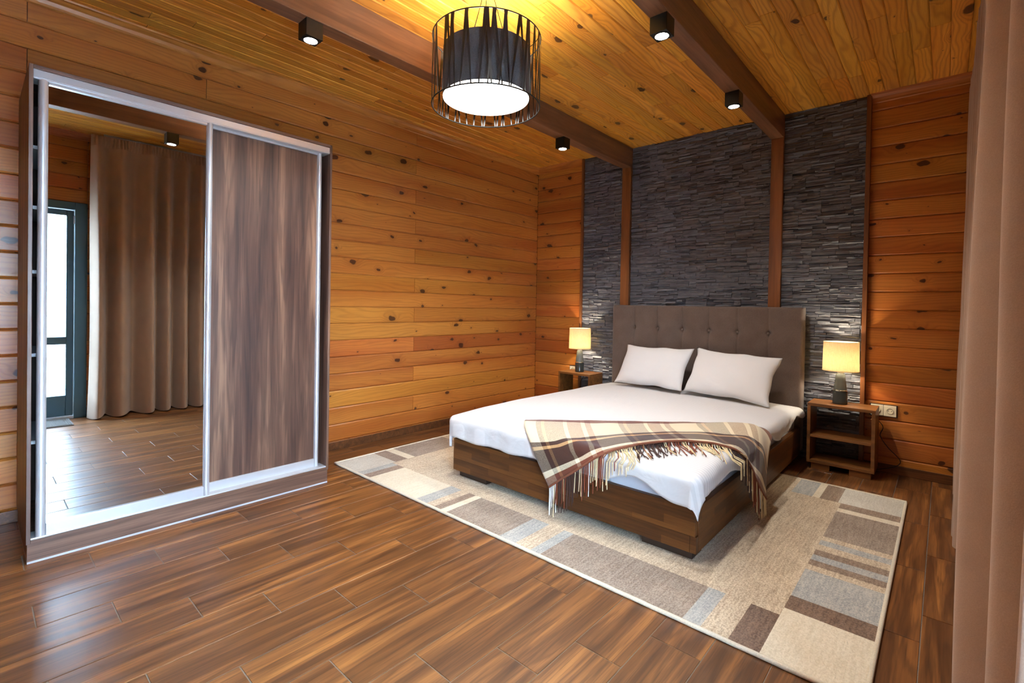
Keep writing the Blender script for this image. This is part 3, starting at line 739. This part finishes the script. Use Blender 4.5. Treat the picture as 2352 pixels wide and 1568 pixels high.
# ================================================================ RUG
def rug():
    RX0, RX1, RY0, RY1 = .34, 3.552, -2.772, -.662
    CR, BE, LG, BG, BR, GB, DB = 0, 1, 2, 3, 4, 5, 6
    near = [(.64, LG), (.71, BG), (.79, BR), (1.31, CR), (1.41, BG), (1.48, BE), (1.54, BR), (1.59, CR), (2.01, GB), (2.12, BG), (2.22, BE), (2.28, BG), (2.98, GB), (3.05, BG), (3.15, BE), (3.255, DB), (9, CR)]
    right = [(-2.415, CR), (-2.30, DB), (-2.015, BG), (-1.96, BE), (-1.90, BR), (-1.835, BG), (-1.77, BR), (-1.70, BE), (-1.635, BG), (-1.58, BE), (-1.145, GB), (-1.08, CR), (-.98, BR), (9, LG)]
    far = [(.64, CR), (.9, BG), (1.4, GB), (1.5, BE), (2.0, CR), (2.1, BR), (2.5, BG), (2.75, GB), (2.98, BE), (3.1, BG), (3.14, CR), (3.24, BR), (9, LG)]
    left = [(-2.45, LG), (-2.34, BR), (-2.27, CR), (-1.75, GB), (-1.66, BE), (-1.5, BG), (-1.1, CR), (-.98, BR), (9, LG)]
    inb = .29
    xs = sorted({RX0, RX1, RX0+inb, 3.255} | {a for a, _ in near if a < 3.5} | {a for a, _ in far if a < 3.5})
    ys = sorted({RY0, RY1, -2.48, -.98} | {a for a, _ in right if a < -.7} | {a for a, _ in left if a < -.7})
    def pick(tab, q):
        for a, c in tab:
            if q < a: return c
    vs_, fs, mi = [], [], []
    Z = .012
    c0 = Vector(((RX0+RX1)/2, (RY0+RY1)/2, 0))
    for y in ys:
        for x in xs: vs_.append(Vector((x, y, Z))-c0)
    nx = len(xs)
    for j in range(len(ys)-1):
        for i in range(nx-1):
            a = j*nx+i; fs.append((a, a+1, a+nx+1, a+nx)); x = (xs[i]+xs[i+1])/2; y = (ys[j]+ys[j+1])/2
            if x > 3.255: c = pick(right, y)
            elif y < -2.48: c = pick(near, x)
            elif y > -.98: c = pick(far, x)
            elif x < .64: c = pick(left, y)
            else: c = BE
            mi.append(c)
    b = len(vs_)
    for x, y in ((RX0, RY0), (RX1, RY0), (RX1, RY1), (RX0, RY1)): vs_ += [Vector((x, y, Z))-c0, Vector((x, y, .0005))-c0]
    for k in range(4):
        q = (k+1) % 4; fs.append((b+2*k, b+2*k+1, b+2*q+1, b+2*q)); mi.append(CR)
    fs.append((b+1, b+7, b+5, b+3)); mi.append(CR)
    cols = [((206, 194, 168), (228, 218, 196)), ((160, 140, 116), (220, 204, 176)), ((176, 170, 156), (208, 204, 192)), ((140, 142, 142), (190, 188, 178)), ((116, 96, 80), (164, 144, 124)), ((120, 104, 90), (170, 154, 136)), ((94, 74, 60), (140, 116, 98))]
    mats = []
    for k, (a, c) in enumerate(cols):
        m = NT('rug_pile_%d' % k); p = m.obj()
        n = m.noise(m.vmul(p, (150, 95, 60)), 1, 2, .7); n2 = m.noise(m.vmul(p, (85, 7, 1)), 1, 3, .6); n3 = m.noise(p, 3.5, 2)
        f = m.math('ADD', m.mapr(n, .36, .64, -.05, .65), m.math('ADD', m.mapr(n2, .34, .66, -.05, .42), m.mapr(n3, .3, .7, -.14, .16)), clamp=True)
        m.base(Base_Color=m.mix(f, srgb(*a), srgb(*c)), Roughness=.97, Sheen_Weight=.2); m.b.inputs['Specular IOR Level'].default_value = .05
        m.bump(m.math('ADD', n, m.math('MULTIPLY', n2, .6)), .7, .006); mats.append(m.m)
    r = thing('area_rug', 'large beige rug with brown and grey block border under the bed', 'rug', tuple(c0))
    o = mesh_obj('pile', vs_, fs, mats, r); o.data.polygons.foreach_set('material_index', mi)
    e = .004; P = []
    cs = [(RX0-e, RY0-e), (RX1+e, RY0-e), (RX1+e, RY1+e), (RX0-e, RY1+e)]
    for k in range(4):
        a, b2 = Vector((*cs[k], .009)), Vector((*cs[(k+1) % 4], .009))
        for t in range(60): P.append(a.lerp(b2, t/60)-c0+Vector((0, 0, .0006*math.sin(t*2.1))))
    tube('binding', P, .0085, fabric('cream_binding', srgb(196, 184, 160), srgb(222, 212, 190), 200, bumpamt=.5), r, 8, closed=True)
rug()

# ================================================================ NIGHTSTANDS, LAMPS, SOCKETS
def nightstand(x0, x1, label):
    y0, y1, z0, z1, t = -.304, -.052, .048, .502, .022
    n = thing('nightstand', label, 'nightstand', ((x0+x1)/2, (y0+y1)/2, 0), group='open nightstands')
    box('top', (x0, y0, z1-t), (x1, y1, z1), M['night'], n, .0015)
    box('bottom', (x0+t, y0, z0), (x1-t, y1, z0+t), M['night'], n, .0015)
    box('shelf', (x0+t, y0+.002, .244), (x1-t, y1, .264), M['night'], n, .0015)
    for a in (x0, x1-t):
        o = box('side_panel', (a, y0, z0), (a+t, y1, z1-t), M['night'], n, .0015)
    for a, b in ((x0+.03, x0+.15), (x1-.15, x1-.02)): box('foot', (a, y0+.015, 0), (b, y1-.02, z0), M['night'], n, .002)
    return n
nightstand(.573, .977, 'open oak nightstand left of the bed near the corner')
nightstand(2.94, 3.362, 'open two-tier oak nightstand right of the bed')

shade_m = NT('linen_lampshade'); _p = shade_m.obj()
_w1 = shade_m.noise(shade_m.vmul(_p, (60, 60, 700)), 1, 2); _w2 = shade_m.noise(shade_m.vmul(_p, (500, 500, 25)), 1, 2)
_f = shade_m.math('MULTIPLY', shade_m.mapr(_w1, .35, .65, .72, 1), shade_m.mapr(_w2, .35, .65, .72, 1))
_c = shade_m.mix(_f, srgb(196, 164, 116), srgb(250, 240, 214))
_d = shade_m.n('ShaderNodeBsdfDiffuse', {'Color': _c}); _t = shade_m.n('ShaderNodeBsdfTranslucent', {'Color': _c})
shade_m.t.links.new(shade_m.n('ShaderNodeMixShader', {0: .62, 1: _d.outputs[0], 2: _t.outputs[0]}).outputs[0], shade_m.out.inputs[0])
M['shade'] = shade_m.m
gm = NT('smoky_glass'); gm.base(Base_Color=srgb(140, 148, 142), Roughness=.08, Transmission_Weight=.4, IOR=1.3); M['smoky'] = gm.m
M['ceram'] = plain('dark_glazed_base', srgb(58, 62, 60), .14, .1, .6)
bulb_m = plain('lit_bulb', (1, .9, .7), .4, emit=(1.0, .78, .48), estr=30)
def table_lamp(x, y, z, label):
    l = thing('table_lamp', label, 'lamp', (x, y, z), group='bedside lamps')
    lathe('base', [(.0, 0), (.046, 0), (.0485, .004), (.0485, .02), (.0478, .022), (.0478, .095), (.045, .1)], M['ceram'], l)
    lathe('ring', [(.045, .098), (.0475, .1), (.0475, .106), (.044, .108)], M['chrome'], l)
    lathe('stem', [(.043, .106), (.041, .13), (.034, .19), (.03, .228), (.026, .232), (.0, .233)], M['smoky'], l)
    lathe('socket', [(.0, .232), (.022, .232), (.022, .246), (.014, .25), (.014, .275), (0, .276)], M['white_edge'], l, seg=20)
    lathe('bulb', [(.0, .275), (.012, .276), (.02, .295), (.026, .315), (.024, .334), (.014, .348), (0, .352)], bulb_m, l, seg=20)
    s = lathe('lamp_shade', [(.1185, .252), (.1185, .253), (.1145, .472), (.1145, .473), (.1135, .473), (.1135, .472), (.1175, .253), (.1175, .252), (.1185, .252)], M['shade'], l, seg=56)
    for zz, rr in ((.255, .1184), (.470, .1146)):
        tube('shade_rim', [(rr*math.cos(a*PI/24), rr*math.sin(a*PI/24), zz) for a in range(48)], .0016, M['shade'], s, 6, closed=True)
    for a in range(3):
        tube('spider', [(.014*math.cos(a*2.1), .014*math.sin(a*2.1), .27), (.117*math.cos(a*2.1), .117*math.sin(a*2.1), .262)], .0012, M['chrome'], s, 5)
    li = bpy.data.lights.new('lamp_glow', 'POINT'); li.energy = P_LAMP; li.color = (1.0, .89, .70); li.shadow_soft_size = .028
    lo = link(bpy.data.objects.new('lamp_glow', li)); lo.location = (0, 0, .33); lo.parent = l
    return l
table_lamp(.757, -.17, .502, 'small lit table lamp with linen drum shade on the left nightstand')
table_lamp(3.13, -.17, .502, 'small lit table lamp with linen drum shade on the right nightstand')
cord_m = plain('black_cord', srgb(26, 22, 20), .5)
tag(tube('lamp_cord', bez([(3.12, -.115, .508), (3.13, -.075, .506), (3.2, -.03, .47), (3.29, -.03, .44), (3.385, -.06, .36), (3.372, -.05, .28), (3.42, -.05, .2), (3.49, -.04, .12), (3.47, -.04, .07), (3.38, -.045, .03), (3.3, -.05, .008)], 10), .0028, cord_m, None, 6), 'thin black cable hanging in a loop below the right wall socket', 'cable', 'lamp cables')
tag(tube('lamp_cord', bez([(.75, -.11, .508), (.74, -.075, .506), (.735, -.04, .49), (.72, -.035, .43), (.68, -.04, .34), (.7, -.05, .2), (.72, -.05, .02)], 10), .0028, cord_m, None, 6), 'thin black cable hanging behind the left nightstand', 'cable', 'lamp cables')
ivory = plain('ivory_plastic', srgb(226, 216, 190), .35); dsock = plain('socket_recess', srgb(190, 180, 152), .4)
def outlet(x0, x1, z0, z1, n, label, plug=True):
    o = thing('wall_socket', label, 'socket', ((x0+x1)/2, -.002, (z0+z1)/2), group='wall sockets'); L_ = Vector(o.location)
    box('backplate', (x0-.005, -.008, z0-.005), (x1+.005, -.0005, z1+.005), M['black_plastic'], o, .002)
    w = (x1-x0)/n
    for k in range(n):
        f = box('faceplate', (x0+k*w+.001, -.014, z0), (x0+(k+1)*w-.001, -.008, z1), ivory, o, .003)
        c = lathe('recess', [(.0, -.003), (.014, -.003), (.017, .002), (.021, .003), (.021, 0)], dsock, o, (x0+(k+.5)*w-L_.x, -.0142-L_.y, 0), 24); c.rotation_euler = (PI/2, 0, 0)
        for s in (-1, 1):
            lathe('contact_hole', [(0, .001), (.0026, .001), (.0026, -.002)], M['black_plastic'], o, (x0+(k+.5)*w-L_.x+s*.0095, -.0145-L_.y, 0), 10).rotation_euler = (PI/2, 0, 0)
    return o
outlet(3.306, 3.463, .425, .507, 2, 'double ivory wall socket beside the right nightstand')
outlet(.52, .612, .455, .53, 1, 'small ivory wall socket behind the left lamp')

# ================================================================ PENDANT AND SPOTS
def pendant():
    cx, cy = 1.925, -2.83; R = .277; zb, zt = 2.229, 2.576
    p = thing('pendant_lamp', 'drum pendant lamp with black ribbon cage around a lit black fabric shade', 'pendant lamp', (cx, cy, zb))
    r0 = p.location
    ringpts = lambda z, rr=R: [(rr*math.cos(2*PI*k/72), rr*math.sin(2*PI*k/72), z-zb) for k in range(72)]
    tube('cage_ring', ringpts(zb), .0035, M['black_metal'], p, 6, closed=True); tube('cage_ring', ringpts(zt), .003, M['black_metal'], p, 6, closed=True)
    rib = plain('black_satin_ribbon', srgb(26, 26, 26), .32, 0.0, .7)
    rr = random.Random(21); a = 0.0; k = 0
    while a < 2*PI-.05:
        d = rr.uniform(.1, .2)
        for s in (0, 1):
            a0 = a+(0 if s == 0 else rr.uniform(-.015, .03)); a1 = a0+(d if s else -d)*rr.uniform(.55, 1)
            w0, w1 = rr.uniform(.014, .024), .007; vs_ = []
            for t in range(9):
                f = t/8; g = a0+(a1-a0)*f; w = (w0+(w1-w0)*min(1, f*1.15)) if s == 0 else (w0*.9+(w1-w0*.9)*f)
                # straight chord between the two rings
                P0 = Vector((R*math.cos(a0), R*math.sin(a0), zt-zb)); P1 = Vector((R*math.cos(a1), R*math.sin(a1), 0)); q = P0.lerp(P1, f)
                tang = Vector((-math.sin(g), math.cos(g), 0)); rad = Vector((math.cos(g), math.sin(g), 0))
                for e in (-1, 1):
                    for h in (0, 1): vs_.append(q+tang*e*w/2+rad*(h*.0012))
            fs = []
            for t in range(8):
                b = t*4; c = b+4
                fs += [(b, c, c+2, b+2), (b+1, b+3, c+3, c+1), (b, b+1, c+1, c), (b+2, c+2, c+3, b+3)]
            fs += [(0, 2, 3, 1), (32, 33, 35, 34)]
            mesh_obj('ribbon', vs_, fs, rib, p)
        a += rr.choice((.14, .2, .27, .33)); k += 1
    SR = .222; z0, z1 = 2.272-zb, 2.518-zb
    inner = plain('white_shade_lining', srgb(230, 226, 214), .8)
    fabm = fabric('black_shade_fabric', srgb(60, 60, 62), srgb(92, 92, 94), 260, bumpamt=.2, sheen=.1)
    lathe('shade', [(SR, z0), (SR, z1), (SR-.001, z1)], fabm, p, seg=72)
    lathe('shade_lining', [(SR-.001, z1), (SR-.0015, z0+.01), (SR-.001, z0)], inner, p, seg=72)
    dif = plain('lit_diffuser', (.95, .95, .95), .6, emit=(1.0, .98, .94), estr=E_PEND)
    lathe('diffuser', [(.0, z0+.006), (SR-.006, z0+.006), (SR-.003, z0+.008), (SR-.003, z0+.014), (0, z0+.014)], dif, p, seg=72)
    for a in (.5, 2.6, 4.7):
        c, s = math.cos(a), math.sin(a)
        tube('spoke', bez([(R*c, R*s, zt-zb), ((R-.02)*c, (R-.02)*s, zt-zb-.035), (SR*c, SR*s, z1-.005)], 6), .0018, M['black_metal'], p, 5)
    for a in (.5, 2.6, 4.7):
        c, s = math.cos(a), math.sin(a)
        tube('suspension_wire', [(SR*.55*c, SR*.55*s, z1-.03), (.02*c, .02*s, H-zb-.03)], .0021, M['black_metal'], p, 6)
        tube('shade_spoke', [(SR*c, SR*s, z1-.03), (.02*c, .02*s, z1-.03)], .002, M['black_metal'], p, 5)
    lathe('ceiling_rose', [(0, H-zb-.04), (.05, H-zb-.038), (.056, H-zb-.03), (.058, H-zb-.001), (0, H-zb-.001)], M['black_metal'], p, seg=32)
    lathe('bulb_cluster', [(0, .1), (.03, .1), (.045, .13), (.03, .16), (0, .17)], plain('lit_bulb_cluster', (1, .95, .85), .4, emit=(1, .92, .78), estr=5), p, seg=24)
    li = bpy.data.lights.new('pendant_glow', 'POINT'); li.energy = P_PEND_UP; li.color = (1.0, .94, .82); li.shadow_soft_size = .06
    lo = link(bpy.data.objects.new('pendant_glow', li)); lo.location = (0, 0, .2); lo.parent = p
pendant()
lens_m = plain('lit_spot_lens', (1, 1, 1), .4, emit=(1.0, .97, .9), estr=E_SPOT)
def spot(x, y, label):
    zt = BEAM_Z; s = thing('ceiling_spotlight', label, 'spotlight', (x, y, zt), group='cube spotlights under the beams'); L_ = Vector(s.location)
    hw = .045; hh = .088
    bm = bmesh.new()
    # cube body with a round recess underneath
    n = 32; outer = []
    b = box('housing', (x-hw, y-hw, zt-hh), (x+hw, y+hw, zt), M['black_metal'], s, .002)
    lathe('bezel', [(.041, -hh-.002), (.041, -hh+.001), (.036, -hh+.001), (.033, -hh-.002), (.041, -hh-.002)], M['black_metal'], s, seg=32)
    lathe('lens', [(0, -hh-.0015), (.034, -hh-.0015), (.035, -hh+.0005)], lens_m, s, seg=32)
    bm.free()
    li = bpy.data.lights.new('spot_beam', 'SPOT'); li.energy = P_SPOT; li.color = (1.0, .985, .95); li.spot_size = math.radians(116); li.spot_blend = .75; li.shadow_soft_size = .03
    lo = link(bpy.data.objects.new('spot_beam', li)); lo.location = (0, 0, -hh-.012); lo.parent = s
for bi_, (a, b) in enumerate(BEAMS):
    for y in (-1.178, -2.292, -3.42):  # left beam's middle spotlight is unseen, added for even light on the left wall
        spot((a+b)/2, y, 'black cube spotlight under the %s beam, %s' % ('left' if bi_ == 0 else 'right', {-1.178: 'closest to the slate wall', -2.292: 'middle one of three', -3.42: 'closest to the wardrobe end' if bi_ == 0 else 'seen in the wardrobe mirror'}[y]))

# ================================================================ CURTAIN
def curtain():
    y0, y1 = -.10, -3.80
    c = thing('curtain', 'floor-length taupe curtain with gathered heading along the right wall', 'curtain', (3.88, (y0+y1)/2, 0)); L_ = Vector(c.location)
    ny, nz = 720, 40; z0, z1 = .018, 2.835; rr = random.Random(3)
    # fold peaks towards the room, from the near edge to the slate wall
    pk = [-3.90, -3.745, -3.56, -3.31]; y = -3.31
    while y < .1: y += rr.uniform(.13, .19); pk.append(y)
    N = ny; ph = []
    for i in range(N+1):
        y = y0+(y1-y0)*i/N; k = max(j for j in range(len(pk)) if pk[j] <= y+1e-9); t = (y-pk[k])/(pk[k+1]-pk[k]) if k+1 < len(pk) else 0
        ph.append(k+t)
    ENV = [(-3.95, 3.80), (-3.745, 3.782), (-3.56, 3.767), (-3.31, 3.744), (-3.1, 3.772), (-2.8, 3.782), (.2, 3.782)]
    def env(y):
        for (a, u), (b, v) in zip(ENV, ENV[1:]):
            if a <= y <= b: return u+(v-u)*(y-a)/(b-a)
        return 3.78
    def X(i, z):
        y = y0+(y1-y0)*i/N; f = z/z1
        w = math.cos(2*PI*ph[i]); w2 = math.cos(4*PI*ph[i]+y*3)
        shp = .5-.5*w
        A = .21*(1-.68*max(0, (f-.55)/.45)**1.2); flare = .005*(1-f)**1.5
        x = env(y)+.035*f**1.3-flare+A*shp+.006*w2*(1-f)+.010*mn.noise((y*3, z*.8, 2.2))+.008*math.sin(z*2.2+y*7)*(1-f)
        return x
    vs_, fs = [], []
    for j in range(nz+1):
        z = z0+(z1-.105-z0)*j/nz
        for i in range(N+1):
            y = y0+(y1-y0)*i/N; yy = y+.012*math.sin(2*PI*ph[i])*(1-z/z1)+ (.03*math.sin(z*1.2)*(1-z/z1) if i > N-40 else 0)*((i-(N-40))/40 if i > N-40 else 0)
            vs_.append(Vector((X(i, z), yy, z+(.012*math.sin(2*PI*ph[i]) if j == 0 else 0)))-L_)
    for j in range(nz):
        for i in range(N): a = j*(N+1)+i; fs.append((a, a+1, a+N+2, a+N+1))
    mesh_obj('drape', vs_, fs, M['curtain'], c, True)
    # gathered heading tape
    vs_, fs = [], []; M_ = 1100; nh = 8
    for j in range(nh+1):
        z = z1-.105+.105*j/nh
        for i in range(M_+1):
            t = i/M_; y = y0+(y1-y0)*t; k = min(N, int(t*N)); f = j/nh
            xb = X(k, z1-.105); xt = env(y)+.075
            x = xb*(1-f)**1.2+xt*(1-(1-f)**1.2)+.011*math.sin(y*2*PI/.028+2*math.sin(y*9))*min(1, f*3)*(1 if j < nh-1 else .6)
            vs_.append(Vector((x, y, z))-L_)
    for j in range(nh):
        for i in range(M_): a = j*(M_+1)+i; fs.append((a, a+1, a+M_+2, a+M_+1))
    mesh_obj('heading', vs_, fs, M['curtain'], c, True)
    rail = box('curtain_track', (3.87, y1+.1, z1), (3.90, -.02, H), M['white_edge'], c)
curtain()

# ================================================================ DOORMAT
mat_m = fabric('grey_coir', srgb(104, 104, 102), srgb(150, 150, 148), 240, bumpamt=.8, sheen=0)
dm = thing('doormat', 'small grey ribbed doormat in front of the glass door', 'doormat', (3.86, -4.29, 0))
box('mat_base', (3.68, -4.62, .001), (4.03, -3.93, .009), mat_m, dm, .003)
for k in range(16): box('rib', (3.688+k*.0212, -4.61, .009), (3.698+k*.0212, -3.94, .014), mat_m, dm, .002)
